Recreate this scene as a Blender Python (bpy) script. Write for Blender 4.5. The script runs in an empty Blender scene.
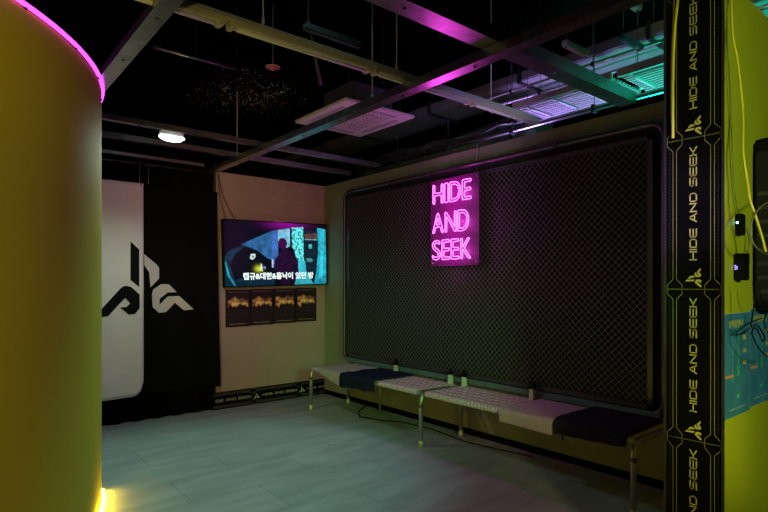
import bpy, bmesh, math, random
from mathutils import Vector, noise
random.seed(7)
SC = bpy.context.scene
COL = SC.collection
R = math.radians
# ------------------------------------------------------------------ camera
YAW = R(39.5); F = 541.0; H = 1.4; HOR = 284.0
cd = bpy.data.cameras.new('camera'); cam = bpy.data.objects.new('camera', cd); COL.objects.link(cam)
cam.location = (0, 0, H); cam.rotation_euler = (R(90), 0, -YAW)
cd.sensor_width = 36; cd.lens = 36*F/768; cd.shift_y = (HOR-256)/768; cd.clip_start = 0.05
SC.camera = cam
# ------------------------------------------------------------------ world and lights
w = bpy.data.worlds.new('world'); w.use_nodes = True; SC.world = w
bg = w.node_tree.nodes['Background']; bg.inputs[0].default_value = (0.6, 0.65, 0.7, 1); bg.inputs[1].default_value = 0.004
vs = SC.view_settings; vs.view_transform = 'Standard'; vs.look = 'None'; vs.exposure = 0.0; vs.gamma = 1; vs.use_curve_mapping = False

def spot(name, loc, target, color, power, cone, size=0.15, blend=0.6):
    l = bpy.data.lights.new(name, 'SPOT'); l.color = color; l.energy = power
    l.spot_size = R(cone); l.spot_blend = blend; l.shadow_soft_size = size
    o = bpy.data.objects.new(name, l); COL.objects.link(o); o.location = loc
    o.rotation_euler = (Vector(target)-Vector(loc)).to_track_quat('-Z', 'Y').to_euler()
    return o
def area(name, loc, target, color, power, size, spread=180):
    l = bpy.data.lights.new(name, 'AREA'); l.color = color; l.energy = power; l.size = size; l.shape = 'DISK'; l.spread = R(spread)
    o = bpy.data.objects.new(name, l); COL.objects.link(o); o.location = loc
    o.rotation_euler = (Vector(target)-Vector(loc)).to_track_quat('-Z', 'Y').to_euler()
    return o
spot('yellow_spot', (-1.3, -0.6, 2.0), (-0.6, 2.6, 1.1), (0.86, 0.86, 0.004), 205, 74, 0.25, 0.6)
spot('lime_spot', (1.0, -0.75, 1.7), (3.3, 0.8, 1.6), (0.92, 1.0, 0.50), 88, 66, 0.10, 0.4)
spot('olive_spot', (1.0, -0.75, 1.1), (3.5, 3.5, 0.40), (0.92, 0.78, 0.015), 52, 42, 0.10, 0.7)
spot('floor_spot', (1.75, 3.0, 3.9), (1.65, 3.75, 0.0), (0.34, 1.0, 0.82), 225, 50, 0.30, 0.5)
spot('green_spot', (1.75, 0.3, 1.5), (3.6, 4.2, 0.7), (0.05, 0.85, 0.22), 190, 32, 0.15, 0.9)
spot('rose_spot', (2.2, 2.6, 2.2), (2.65, 5.8, 2.15), (1.0, 0.33, 0.34), 34, 62, 0.2, 0.9)
spot('teal_uplight', (4.50, 1.25, 1.5), (4.35, 1.3, 3.2), (0.01, 0.95, 0.60), 190, 95, 0.1, 0.8)
spot('teal_beam_light', (3.5, 1.30, 1.5), (3.35, 1.82, 2.7), (0.01, 0.90, 0.65), 34, 42, 0.05, 0.8)
spot('lilac_uplight', (4.1, 3.4, 1.6), (4.0, 2.7, 3.0), (0.50, 0.30, 1.0), 260, 58, 0.1, 0.8)
spot('lilac_front_light', (1.7, 0.2, 1.2), (3.4, 2.6, 2.8), (0.50, 0.32, 1.0), 120, 30, 0.1, 0.8)
spot('amber_uplight', (-0.7, -0.3, 1.5), (0.9, 2.7, 2.8), (1.0, 0.80, 0.25), 45, 40, 0.1, 0.8)

# ------------------------------------------------------------------ helpers
def ray(px, py):
    a = (px-384)/F; b = (HOR-py)/F
    return Vector((math.sin(YAW)+a*math.cos(YAW), math.cos(YAW)-a*math.sin(YAW), b))
def onY(px, py, Y):
    d = ray(px, py); t = Y/d.y; return Vector((d.x*t, Y, H+d.z*t))
def onX(px, py, X):
    d = ray(px, py); t = X/d.x; return Vector((X, d.y*t, H+d.z*t))

class MB:
    def __init__(s): s.v = []; s.f = []; s.m = []; s.sm = []
    def add(s, vs_, fs, m=0, smooth=False):
        b = len(s.v); s.v += [tuple(v) for v in vs_]
        for f in fs: s.f.append([i+b for i in f]); s.m.append(m); s.sm.append(smooth)
        return s
    def box(s, a, b, m=0, bev=0.0):
        x0, y0, z0 = [min(p, q) for p, q in zip(a, b)]; x1, y1, z1 = [max(p, q) for p, q in zip(a, b)]
        if bev <= 0:
            vv = [(x, y, z) for z in (z0, z1) for y in (y0, y1) for x in (x0, x1)]
            return s.add(vv, [(0, 2, 3, 1), (4, 5, 7, 6), (0, 1, 5, 4), (2, 6, 7, 3), (0, 4, 6, 2), (1, 3, 7, 5)], m)
        bm = bmesh.new(); bmesh.ops.create_cube(bm, size=1)
        for v in bm.verts:
            v.co = Vector(((x0+x1)/2+v.co.x*(x1-x0), (y0+y1)/2+v.co.y*(y1-y0), (z0+z1)/2+v.co.z*(z1-z0)))
        bmesh.ops.bevel(bm, geom=bm.edges[:], offset=min(bev, .45*min(x1-x0, y1-y0, z1-z0)), segments=2, affect='EDGES')
        bm.verts.index_update(); s.add([v.co[:] for v in bm.verts], [[v.index for v in f.verts] for f in bm.faces], m); bm.free(); return s
    def tube(s, pts, r, n=8, m=0, closed=False, caps=True):
        P = [Vector(p) for p in pts]; N = len(P); rings = []
        if N < 2: return s
        def tan(i):
            if closed: return (P[(i+1) % N]-P[i-1]).normalized()
            a = P[max(i-1, 0)]; b = P[min(i+1, N-1)]; return (b-a).normalized()
        t0 = tan(0); up = Vector((0, 0, 1)) if abs(t0.z) < .9 else Vector((1, 0, 0))
        u = t0.cross(up).normalized(); vs_ = []
        for i in range(N):
            t = tan(i); u = (u-t*u.dot(t)).normalized(); v = t.cross(u)
            rr = r[i] if isinstance(r, (list, tuple)) else r
            for k in range(n):
                a = 2*math.pi*k/n+math.pi/n; vs_.append(P[i]+u*math.cos(a)*rr+v*math.sin(a)*rr)
        fs = []
        for i in range(N if closed else N-1):
            j = (i+1) % N
            for k in range(n):
                fs.append((i*n+k, i*n+(k+1) % n, j*n+(k+1) % n, j*n+k))
        s.add(vs_, fs, m, True)
        if caps and not closed:
            b = len(s.v)-N*n; s.f.append([b+k for k in range(n)][::-1]); s.m.append(m); s.sm.append(False)
            s.f.append([b+(N-1)*n+k for k in range(n)]); s.m.append(m); s.sm.append(False)
        return s
    def lathe(s, prof, c, n=24, m=0, axis='z'):
        vs_ = []
        for r, h in prof:
            for k in range(n):
                a = 2*math.pi*k/n; x, y = r*math.cos(a), r*math.sin(a)
                vs_.append({'z': (c[0]+x, c[1]+y, c[2]+h), 'x': (c[0]+h, c[1]+x, c[2]+y), 'y': (c[0]+x, c[1]+h, c[2]+y)}[axis])
        fs = [(i*n+k, i*n+(k+1) % n, (i+1)*n+(k+1) % n, (i+1)*n+k) for i in range(len(prof)-1) for k in range(n)]
        return s.add(vs_, fs, m, True)
    def build(s, name, mats, parent=None, origin=None, rot=None):
        me = bpy.data.meshes.new(name); og = Vector(origin) if origin else Vector((0, 0, 0))
        me.from_pydata([tuple(Vector(v)-og) for v in s.v], [], s.f)
        for mm in (mats if isinstance(mats, (list, tuple)) else [mats]): me.materials.append(mm)
        for p, m, sm in zip(me.polygons, s.m, s.sm): p.material_index = m; p.use_smooth = sm
        me.update()
        bm = bmesh.new(); bm.from_mesh(me); bmesh.ops.recalc_face_normals(bm, faces=bm.faces[:]) if not getattr(s, 'flat', False) else None
        bm.to_mesh(me); bm.free()
        o = bpy.data.objects.new(name, me); COL.objects.link(o); o.location = og
        if parent:
            o.parent = parent; o.location = og-WL(parent)
        return o
_wl = {}
def WL(o):
    l = Vector(o.location)
    while o.parent: o = o.parent; l += Vector(o.location)
    return l
def tag(o, label=None, cat=None, group=None, kind=None):
    if label: o['label'] = label
    if cat: o['category'] = cat
    if group: o['group'] = group
    if kind: o['kind'] = kind
    return o
def thing(name, label, cat, loc=(0, 0, 0), group=None):
    o = bpy.data.objects.new(name, None); COL.objects.link(o); o.location = loc; o.empty_display_size = .1
    return tag(o, label, cat, group)
def struct(o): o['kind'] = 'structure'; return o

def mat(name, col, rough=.6, metal=0.0, em=None, es=0.0, var=0.0, scale=8, bump=0.0, spec=None, detail=4, alpha=None):
    m = bpy.data.materials.new(name); m.use_nodes = True; nt = m.node_tree; b = nt.nodes['Principled BSDF']
    b.inputs['Base Color'].default_value = (*col, 1); b.inputs['Roughness'].default_value = rough; b.inputs['Metallic'].default_value = metal
    if spec is not None: b.inputs['Specular IOR Level'].default_value = spec
    if em: b.inputs['Emission Color'].default_value = (*em, 1); b.inputs['Emission Strength'].default_value = es
    if alpha is not None: b.inputs['Alpha'].default_value = alpha
    if var or bump:
        tc = nt.nodes.new('ShaderNodeTexCoord'); nz = nt.nodes.new('ShaderNodeTexNoise'); nz.inputs['Scale'].default_value = scale; nz.inputs['Detail'].default_value = detail
        nt.links.new(tc.outputs['Object'], nz.inputs['Vector'])
        if var:
            r = nt.nodes.new('ShaderNodeMapRange'); r.inputs[1].default_value = .3; r.inputs[2].default_value = .7
            r.inputs[3].default_value = 1-var; r.inputs[4].default_value = 1+var; nt.links.new(nz.outputs[0], r.inputs[0])
            mx = nt.nodes.new('ShaderNodeVectorMath'); mx.operation = 'SCALE'; mx.inputs[0].default_value = col
            nt.links.new(r.outputs[0], mx.inputs['Scale']); nt.links.new(mx.outputs[0], b.inputs['Base Color'])
        if bump:
            bp = nt.nodes.new('ShaderNodeBump'); bp.inputs['Strength'].default_value = bump; bp.inputs['Distance'].default_value = .01
            nt.links.new(nz.outputs[0], bp.inputs['Height']); nt.links.new(bp.outputs[0], b.inputs['Normal'])
    return m
def picmat(name, emissive, strength=1.0, rough=.5):
    m = bpy.data.materials.new(name); m.use_nodes = True; nt = m.node_tree; b = nt.nodes['Principled BSDF']
    a = nt.nodes.new('ShaderNodeVertexColor'); a.layer_name = 'Col'; b.inputs['Roughness'].default_value = rough
    if emissive:
        b.inputs['Base Color'].default_value = (.005, .005, .005, 1); nt.links.new(a.outputs[0], b.inputs['Emission Color']); b.inputs['Emission Strength'].default_value = strength; b.inputs['Specular IOR Level'].default_value = .04
    else: nt.links.new(a.outputs[0], b.inputs['Base Color'])
    return m
def picture(name, O, U, V, nx, ny, fn, m, parent):
    """a flat picture: O top left corner, U to the right, V downwards"""
    O, U, V = Vector(O), Vector(U), Vector(V); vs_ = []; cols = []
    og = WL(parent)
    for j in range(ny+1):
        for i in range(nx+1):
            vs_.append(O+U*(i/nx)+V*(j/ny)-og); cols.append(fn(i/nx, j/ny))
    fs = [(j*(nx+1)+i, (j+1)*(nx+1)+i, (j+1)*(nx+1)+i+1, j*(nx+1)+i+1) for j in range(ny) for i in range(nx)]
    me = bpy.data.meshes.new(name); me.from_pydata(vs_, [], fs); at = me.color_attributes.new('Col', 'FLOAT_COLOR', 'POINT')
    for k, c in enumerate(cols): at.data[k].color = (*c, 1)
    me.materials.append(m); o = bpy.data.objects.new(name, me); COL.objects.link(o); o.parent = parent
    return o

M = {}
M['floor'] = None
def floor_mat():
    m = bpy.data.materials.new('floor_tiles'); m.use_nodes = True; nt = m.node_tree; b = nt.nodes['Principled BSDF']; L = nt.links.new
    tc = nt.nodes.new('ShaderNodeTexCoord'); mp = nt.nodes.new('ShaderNodeMapping'); mp.inputs['Location'].default_value = (.12, .22, 0)
    L(tc.outputs['Object'], mp.inputs[0])
    br = nt.nodes.new('ShaderNodeTexBrick'); br.inputs['Scale'].default_value = 1; br.inputs['Brick Width'].default_value = .92; br.inputs['Row Height'].default_value = .46
    br.inputs['Mortar Size'].default_value = .003; br.inputs['Color1'].default_value = (.28, .30, .30, 1); br.inputs['Color2'].default_value = (.32, .33, .33, 1); br.inputs['Mortar'].default_value = (.17, .18, .18, 1)
    L(mp.outputs[0], br.inputs[0])
    m2 = nt.nodes.new('ShaderNodeMapping'); m2.inputs['Scale'].default_value = (1.2, 4.5, 1); L(tc.outputs['Object'], m2.inputs[0])
    nz = nt.nodes.new('ShaderNodeTexNoise'); nz.inputs['Scale'].default_value = 1.6; nz.inputs['Detail'].default_value = 6; L(m2.outputs[0], nz.inputs[0])
    mr = nt.nodes.new('ShaderNodeMapRange'); mr.inputs[1].default_value = .3; mr.inputs[2].default_value = .7; mr.inputs[3].default_value = .80; mr.inputs[4].default_value = 1.18; L(nz.outputs[0], mr.inputs[0])
    sc = nt.nodes.new('ShaderNodeVectorMath'); sc.operation = 'SCALE'; L(br.outputs[0], sc.inputs[0]); L(mr.outputs[0], sc.inputs['Scale']); L(sc.outputs[0], b.inputs['Base Color'])
    b.inputs['Roughness'].default_value = .42
    bp = nt.nodes.new('ShaderNodeBump'); bp.inputs['Strength'].default_value = .12; bp.inputs['Distance'].default_value = .01; L(nz.outputs[0], bp.inputs['Height']); L(bp.outputs[0], b.inputs['Normal'])
    return m
M['floor'] = floor_mat()
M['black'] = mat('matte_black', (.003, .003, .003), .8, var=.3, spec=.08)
M['slab'] = mat('black_painted_slab', (.003, .003, .0035), .95, var=.4, scale=3, spec=.08)
M['beige'] = mat('beige_paint', (.40, .31, .27), .75, var=.06, scale=2.5, bump=.05)
M['olive'] = mat('olive_grey_paint', (.24, .25, .17), .8, var=.10, scale=3, bump=.08)
M['yellow_wall'] = mat('ochre_paint', (.56, .41, .02), .7, var=.04, scale=1.5, bump=.03)
M['lime_wall'] = mat('lime_paint', (.46, .56, .012), .7, var=.05, scale=2)
M['galv'] = mat('galvanised_steel', (.34, .34, .35), .30, .95, var=.22, scale=14, bump=.08)
M['dark_steel'] = mat('dark_steel', (.10, .10, .11), .42, .8, var=.3, scale=10)
M['cream'] = mat('cream_lamp_housing', (.62, .58, .48), .45, var=.06)
M['white_metal'] = mat('pale_metal', (.60, .60, .64), .4, .3, var=.08)
M['wire'] = mat('fence_wire', (.17, .18, .16), .45, .4)
M['backing'] = mat('dark_felt', (.022, .026, .020), .9, var=.3, scale=30, spec=.08)
M['frame_dark'] = mat('dark_fence_frame', (.08, .08, .085), .35, .6, var=.2)
M['teal_rail'] = mat('grey_blue_rail', (.12, .19, .19), .5, .2, var=.15)
M['chrome'] = mat('brushed_tube', (.50, .49, .42), .28, .85, var=.12, scale=20)
M['rubber'] = mat('black_rubber', (.02, .02, .02), .7, spec=.08)
M['web'] = mat('woven_straps', (.62, .48, .52), .6, var=.08, scale=60, bump=.1)
M['web2'] = mat('woven_long_straps', (.34, .22, .28), .7)
M['cream_plastic'] = mat('cream_plastic', (.62, .60, .48), .5)
M['cloth_white'] = mat('pale_grey_cloth', (.36, .33, .30), .9, var=.07, scale=25, bump=.3)
M['cloth_navy'] = mat('navy_cloth', (.009, .014, .030), .9, var=.3, scale=30, bump=.3, spec=.08)
M['cloth_pink'] = mat('mauve_cloth', (.38, .30, .32), .9, var=.08, scale=20, bump=.3)
M['cloth_black'] = mat('black_violet_cloth', (.016, .013, .026), .85, var=.3, scale=20, bump=.3, spec=.08)
M['banner_white'] = mat('white_banner_cloth', (.82, .81, .78), .85, var=.04, scale=3, bump=.05)
M['banner_black'] = mat('black_banner_cloth', (.004, .004, .0045), .9, var=.2, scale=4, spec=.08)
M['ink_black'] = mat('black_ink', (.008, .008, .009), .8, spec=.08)
M['ink_grey'] = mat('pale_grey_ink', (.58, .54, .54), .8)
M['neon_pink'] = mat('pink_neon', (.9, .5, .9), .4, em=(1.0, .16, .90), es=4.5)
M['neon_rim'] = mat('magenta_neon', (.9, .3, .9), .4, em=(.72, .04, 1.0), es=4)
M['led_yellow'] = mat('yellow_led', (1, .8, .1), .4, em=(1, .70, .02), es=150)
M['lamp_white'] = mat('white_lamp_glass', (.9, .9, .9), .3, em=(.78, 1.0, .96), es=9)
M['gold'] = mat('lime_yellow_print', (.62, .60, .12), .5)
M['print_white'] = mat('white_print', (.62, .62, .55), .6)
M['gold_dim'] = mat('thin_yellow_line_print', (.26, .26, .06), .5)
M['print_dimmer'] = mat('grey_line_print', (.22, .22, .2), .6)
M['print_dim'] = mat('dim_print', (.03, .03, .02), .6)
M['panel_black'] = mat('black_print_panel', (.004, .004, .0035), .45, var=.2, spec=.08)
M['yellow_cable'] = mat('yellow_cable', (.85, .80, .04), .4)
M['olive_cable'] = mat('olive_cable', (.20, .22, .05), .5)
M['blk_plastic'] = mat('black_plastic', (.005, .005, .006), .45, spec=.15)
M['blue_led'] = mat('blue_led', (.1, .3, .9), .4, em=(.15, .5, 1.0), es=14)
M['violet_led'] = mat('violet_led', (.2, .1, .9), .4, em=(.25, .18, 1.0), es=4)
M['duct'] = mat('sheet_duct', (.30, .31, .32), .5, .5, var=.15, scale=4)
M['acbody'] = mat('ac_box_metal', (.16, .17, .24), .5, .4, var=.2)
M['acpanel'] = mat('white_ac_panel', (.85, .84, .84), .45)
M['acdark'] = mat('ac_grille_dark', (.015, .015, .015), .6)
M['red'] = mat('red_plastic', (.55, .10, .14), .5)
M['chalk'] = mat('faint_chalk_line', (.60, .54, .48), .8)
def acrylic():
    m = bpy.data.materials.new('clear_acrylic'); m.use_nodes = True; nt = m.node_tree; b = nt.nodes['Principled BSDF']
    b.inputs['Base Color'].default_value = (.16, .02, .15, 1); b.inputs['Roughness'].default_value = .35; b.inputs['Alpha'].default_value = .55
    return m
M['acrylic'] = acrylic()

# ------------------------------------------------------------------ the setting
XR, YB, TOP = 3.82, 5.82, 2.65
struct(MB().box((-4.5, -3.0, -.1), (7.0, 8.5, 0)).build('floor', M['floor']))
struct(MB().box((-4.5, -3.0, 4.2), (7.0, 8.5, 4.3)).build('ceiling', M['slab']))
struct(MB().box((2.385, YB, 0), (XR+.14, YB+.12, TOP)).build('wall_back', M['beige']))
struct(MB().box((XR, 1.015, 0), (XR+.14, YB, TOP)).build('wall_right', M['olive']))
struct(MB().box((2.4, .80, 0), (5.2, 1.013, 2.63)).build('wall_partition', M['lime_wall']))
struct(MB().box((.30, YB+.14, 0), (2.385, YB+.2, 2.9)).build('wall_behind_curtain', M['black']))
struct(MB().box((-4.5, 8.3, 0), (7.0, 8.4, 4.2)).build('wall_far', M['slab']))
struct(MB().box((6.9, -3.0, 0), (7.0, 8.5, 4.2)).build('wall_side', M['slab']))
struct(MB().box((XR-.015, 1.02, 0), (XR, YB-.001, .055)).build('bench_shadow_strip', M['black']))  # dark strip along the wall foot, in place of the bench's shadow
struct(MB().box((2.388, 1.013, 0), (2.404, 1.022, 2.63)).box((2.388, .793, 0), (2.397, .801, 2.63)).build('trim_1', M['dark_steel']))
# curved wall
CC = Vector((-1.14, 4.30, 0)); CR = 2.005
def arc(r, a0, a1, n, z): return [Vector((CC.x+r*math.cos(R(a0+(a1-a0)*k/n)), CC.y+r*math.sin(R(a0+(a1-a0)*k/n)), z)) for k in range(n+1)]
n = 96; mb = MB(); vs_ = []; fs = []
for r_, z_ in ((CR, 0), (CR, TOP-.012), (CR-.012, TOP), (CR-.12, TOP), (CR-.12, 0)): vs_ += arc(r_, -135, 42, n, z_)
for q in range(4):
    for k in range(n): fs.append((q*(n+1)+k, q*(n+1)+k+1, (q+1)*(n+1)+k+1, (q+1)*(n+1)+k))
mb.add(vs_, fs, 0, True); mb.f.append([q*(n+1) for q in range(5)]); mb.m.append(0); mb.sm.append(False)
mb.f.append([q*(n+1)+n for q in range(5)][::-1]); mb.m.append(0); mb.sm.append(False)
o = mb.build('wall_left', M['yellow_wall']); struct(o)
sub = o.modifiers.new('edge', 'EDGE_SPLIT'); sub.split_angle = R(40)

t = thing('neon_strip', 'magenta neon tube running along the top rim of the curved yellow wall', 'light', (CC.x+CR, CC.y, TOP))
MB().tube(arc(CR+.006, -120, 40, 90, TOP+.006), .011, 8).build('neon_tube', M['neon_rim'], t)
for a in range(-116, 40, 12):
    p = arc(CR-.004, a, a+1, 1, TOP)[0]; MB().box(p+Vector((-.008, -.008, -.012)), p+Vector((.012, .008, 0.004))).build('clip', M['blk_plastic'], t)
t = thing('led_strip', 'glowing yellow light strip on the floor at the foot of the curved wall', 'light', (CC.x+CR, CC.y, 0))
MB().tube(arc(CR+.012, -22, -8, 24, .012), .008, 8).build('led_tube', M['led_yellow'], t)
MB().tube(arc(CR+.012, -22, -8, 24, .004), .004, 6).build('channel', M['white_metal'], t)

# ------------------------------------------------------------------ printed panels (partition end face and skirting)
def stroke(mb, pts, wd, P, m=0):
    for a, b in zip(pts[:-1], pts[1:]):
        a = Vector(a); b = Vector(b); d = (b-a)
        if d.length < 1e-6: continue
        d.normalize(); nn = Vector((-d.y, d.x))*wd/2; e = d*wd*.5
        q = [a-e+nn, b+e+nn, b+e-nn, a-e-nn]; mb.add([P(p.x, p.y) for p in q], [(3, 2, 1, 0)], m)
LET = {'H': [[(0, 0), (0, 1)], [(1, 0), (1, 1)], [(0, .5), (1, .5)]], 'I': [[(0, 0), (0, 1)]],
       'D': [[(0, 0), (0, 1), (.8, 1), (1, .75), (1, .25), (.8, 0), (0, 0)]],
       'E': [[(1, 1), (.15, 1), (0, .8), (0, .2), (.15, 0), (1, 0)], [(0, .5), (.95, .5)]],
       'A': [[(0, 0), (.45, 1), (.6, 1), (1, 0)], [(.2, .3), (.85, .3)]], 'N': [[(0, 0), (0, 1), (1, 0), (1, 1)]],
       'S': [[(1, 1), (.15, 1), (0, .85), (0, .6), (.15, .5), (.85, .5), (1, .4), (1, .15), (.85, 0), (0, 0)]],
       'K': [[(0, 0), (0, 1)], [(1, 1), (.35, .5), (0, .5)], [(.35, .5), (1, 0)]]}
TXT = 'HIDE AND SEEK'
def textlen(lw, gap): return sum((lw*.0 if c == 'I' else lw) if c != ' ' else gap*1.6 for c in TXT)+gap*(len(TXT)-1)
LOGO_PX = {'left_stem': [(157, 58), (202, 100), (202, 292), (157, 255)],
 'left_hook': [(5, 405), (105, 300), (120, 289), (135, 286), (160, 291), (204, 330), (204, 400), (180, 430), (147, 433), (105, 397), (138, 394), (155, 375), (130, 348), (40, 441), (5, 445)],
 'right_stem': [(227, 122), (290, 178), (301, 195), (301, 248), (259, 294), (252, 215), (228, 180)],
 'right_hook': [(266, 330), (272, 305), (310, 278), (350, 277), (392, 318), (345, 320), (303, 352), (303, 382), (345, 340), (405, 338), (480, 406), (430, 411), (382, 372), (335, 420), (300, 424), (270, 395)]}
def poly_tris(pts):
    bm = bmesh.new(); vs_ = [bm.verts.new((p[0], p[1], 0)) for p in pts]; bm.faces.new(vs_)
    bmesh.ops.triangulate(bm, faces=bm.faces[:]); bmesh.ops.subdivide_edges(bm, edges=bm.edges[:], cuts=2, use_grid_fill=False)
    bmesh.ops.triangulate(bm, faces=bm.faces[:]); bm.verts.index_update()
    r = ([tuple(v.co[:2]) for v in bm.verts], [[v.index for v in f.verts] for f in bm.faces]); bm.free(); return r
# flat logo in metres, then normalised
def logo_flat():
    out = {}
    for k, pl in LOGO_PX.items():
        q = [onY(100+x/5.12, 230+y/5.12, 5.76) for x, y in pl]; out[k] = [(p.x, p.z) for p in q]
    return out
LF = logo_flat()
_xs = [p[0] for l in LF.values() for p in l]; _zs = [p[1] for l in LF.values() for p in l]
LCX, LCZ, LH = (min(_xs)+max(_xs))/2, (min(_zs)+max(_zs))/2, max(_zs)-min(_zs)

def graphic_panel(name, label, O, U, V, N, s0, s1, L, W, ink, group, cat='sign', mat_base='panel_black', th=.004, tscale=1.0):
    """O: point of s=0,w=0 on the wall; U along the writing; V up the letters; N towards the viewer. s0..s1 is the piece that is there."""
    U, V, N, O = Vector(U), Vector(V), Vector(N), Vector(O)
    def P(s, w_, h=th+.0008): return O+U*s+V*w_+N*h
    t = thing(name, label, cat, O+U*s0, group)
    mb = MB(); vv = [P(s, w_, h) for h in (0, th) for w_ in (0, W) for s in (s0+.0008, s1-.0008)]
    mb.add(vv, [(0, 2, 3, 1), (4, 5, 7, 6), (0, 1, 5, 4), (2, 6, 7, 3), (0, 4, 6, 2), (1, 3, 7, 5)]); mb.build('panel', M[mat_base], t)
    k = W/.212; b = MB(); lw = .0024
    def cl(pts):
        out = []
        for (a, b_) in zip(pts[:-1], pts[1:]):
            a = list(a); b_ = list(b_)
            if b_[0] < a[0]: a, b_ = b_, a
            if b_[0] < s0 or a[0] > s1: continue
            if a[0] < s0 and b_[0] > a[0]: f = (s0-a[0])/(b_[0]-a[0]); a = [s0, a[1]+(b_[1]-a[1])*f]
            if b_[0] > s1 and b_[0] > a[0]: f = (s1-a[0])/(b_[0]-a[0]); b_ = [s1, a[1]+(b_[1]-a[1])*f]
            out.append([a, b_])
        return out
    bm_ = M['gold_dim' if ink == 'gold' else 'print_dimmer']
    for line in ([(0, .004), (.018, .004), (.042, .027), (L-.042, .027), (L-.018, .004), (L, .004)],
                 [(0, .063), (.018, .063), (.042, .041), (L-.042, .041), (L-.018, .063), (L, .063)],
                 [(0, .149), (.018, .149), (.042, .171), (L-.042, .171), (L-.018, .149), (L, .149)],
                 [(0, .208), (.018, .208), (.042, .185), (L-.042, .185), (L-.018, .208), (L, .208)]):
        b = MB()
        for seg in cl([(s, w_*k) for s, w_ in line]): stroke(b, seg, lw, P)
        if b.f: b.build('border_line', bm_, t)
    b = MB()
    if s0 <= .001: stroke(b, [(.002, .004), (.002, W-.004)], .0012, P); b.build('joint_line', bm_, t)
    for w_ in (.014, W-.014):
        b = MB(); s = s0+.01
        while s < s1-.012:
            if .05 < s < L-.05: stroke(b, [(s, w_-.003), (s+.007, w_+.003)], .0022, P)
            s += .014
        if b.f: b.build('small_marks', M['print_dim' if ink == 'gold' else 'print_dimmer'], t)
    if s0 < .01 and s1 > .085:
        b = MB(); sc_ = .064/LH
        for pl in LF.values():
            vv, ff = poly_tris([((x-LCX)*sc_, (z-LCZ)*sc_) for x, z in pl]); b.add([P(.049+x*1.0, W/2+z) for x, z in vv], ff)
        b.build('emblem', M[ink], t)
    b = MB(); lwid, gap, hh = .0325, .0095, .024; s = .122
    for c in TXT:
        if c == ' ':
            if b.f: b.build('lettering', M[ink], t)
            b = MB(); s += gap*2.2; continue
        ww = 0.0 if c == 'I' else lwid
        if s >= s0-.001 and s+ww <= s1+.001:
            for st in LET[c]: stroke(b, [(s+x*ww, W/2-hh/2+y*hh) for x, y in st], .0046, P)
        s += ww+gap
    if b.f: b.build('lettering', M[ink], t)
    return t
PL = .6225
names = ['lowest strip of the black printed panels on the partition end, at the floor', 'black printed panel on the partition end, lowest one with full lettering',
         'black printed panel on the partition end, level with the blue posters', 'black printed panel on the partition end, level with the small black devices',
         'topmost black printed panel on the partition end, behind the hanging yellow cable']
for i, z0 in enumerate((.755-2*PL, .755-PL, .755, .755+PL, .755+2*PL)):
    s0 = max(0, -z0); s1 = min(PL, 2.63-z0)
    graphic_panel('printed_panel', names[i], (2.3985, .801, z0), (0, 0, 1), (0, 1, 0), (-1, 0, 0), s0, s1, PL, .212, 'gold', 'black lettered panels up the partition end')
for i, (x0, lb) in enumerate(((2.21, 'black lettered skirting panel next to the black banner'), (2.21+.61, 'black lettered skirting panel in the middle of the beige wall foot'), (2.21+1.22, 'black lettered skirting panel behind the bench leg in the corner'))):
    graphic_panel('skirting_panel', lb, (x0, YB-.001, .005), (1, 0, 0), (0, 0, 1), (0, -1, 0), max(0, 2.345-x0), min(.61, XR-.02-x0), .61, .19, 'print_white', 'lettered skirting panels under the television', th=.012)

# ------------------------------------------------------------------ beams (unistrut and channels)
def bx_thing(name, label, cat, a, b, m, group=None, bev=.003):
    og = ((a[0]+b[0])/2, (a[1]+b[1])/2, a[2]); return tag(MB().box(a, b, bev=bev).build(name, m, origin=og), label, cat, group)
def channel(name, label, axis, c, lo, hi, z, wd, ht, group, mt='galv', holes=True):
    """folded steel channel, open side up, with bolt heads along the web"""
    og = (c, (lo+hi)/2, z) if axis == 'y' else ((lo+hi)/2, c, z)
    t = thing(name, label, 'beam', og, group); mb = MB(); th = .004
    def B(u0, u1, z0, z1):
        if axis == 'y': mb.box((c+u0, lo, z0), (c+u1, hi, z1))
        else: mb.box((lo, c+u0, z0), (hi, c+u1, z1))
    B(-wd/2, wd/2, z, z+th); B(-wd/2, -wd/2+th, z+th, z+ht); B(wd/2-th, wd/2, z+th, z+ht)
    B(-wd/2+th, -wd/2+th+.014, z+ht-th, z+ht); B(wd/2-th-.014, wd/2-th, z+ht-th, z+ht)
    mb.build('channel', M[mt], t)
    if holes:
        s = lo+.25
        while s < hi-.1:
            p = (c, s, z) if axis == 'y' else (s, c, z)
            b = MB().lathe([(0.001, -.006), (.009, -.006), (.011, -.001), (.011, 0)], p, 10); b.build('bolt', M['dark_steel'], t); s += .62
    return t
G = 'steel channels of the open ceiling grid'
channel('steel_beam', 'long thin steel beam crossing the ceiling diagonally above the television, lit pink in the middle', 'y', 2.35, .55, 7.1, 2.635, .085, .055, G)
channel('steel_beam', 'steel beam rising from the top of the curved yellow wall', 'y', .81, 1.2, 5.9, 2.672, .085, .05, G)
channel('steel_beam', 'wide steel channel crossing in front near the top right, pink at left and teal at right', 'x', 1.90, .2, 3.86, 2.695, .12, .08, G)
channel('steel_beam', 'narrow ceiling rail carrying the small white lamp', 'x', 4.70, .4, 3.80, 2.70, .06, .045, G)
channel('steel_beam', 'narrow ceiling rail nearest the television wall', 'x', 5.25, .4, 3.80, 2.70, .06, .045, G)
channel('steel_beam', 'dim rail directly above the hanging banners', 'x', 5.72, .35, 2.2, 2.66, .04, .03, G, holes=False)

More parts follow.
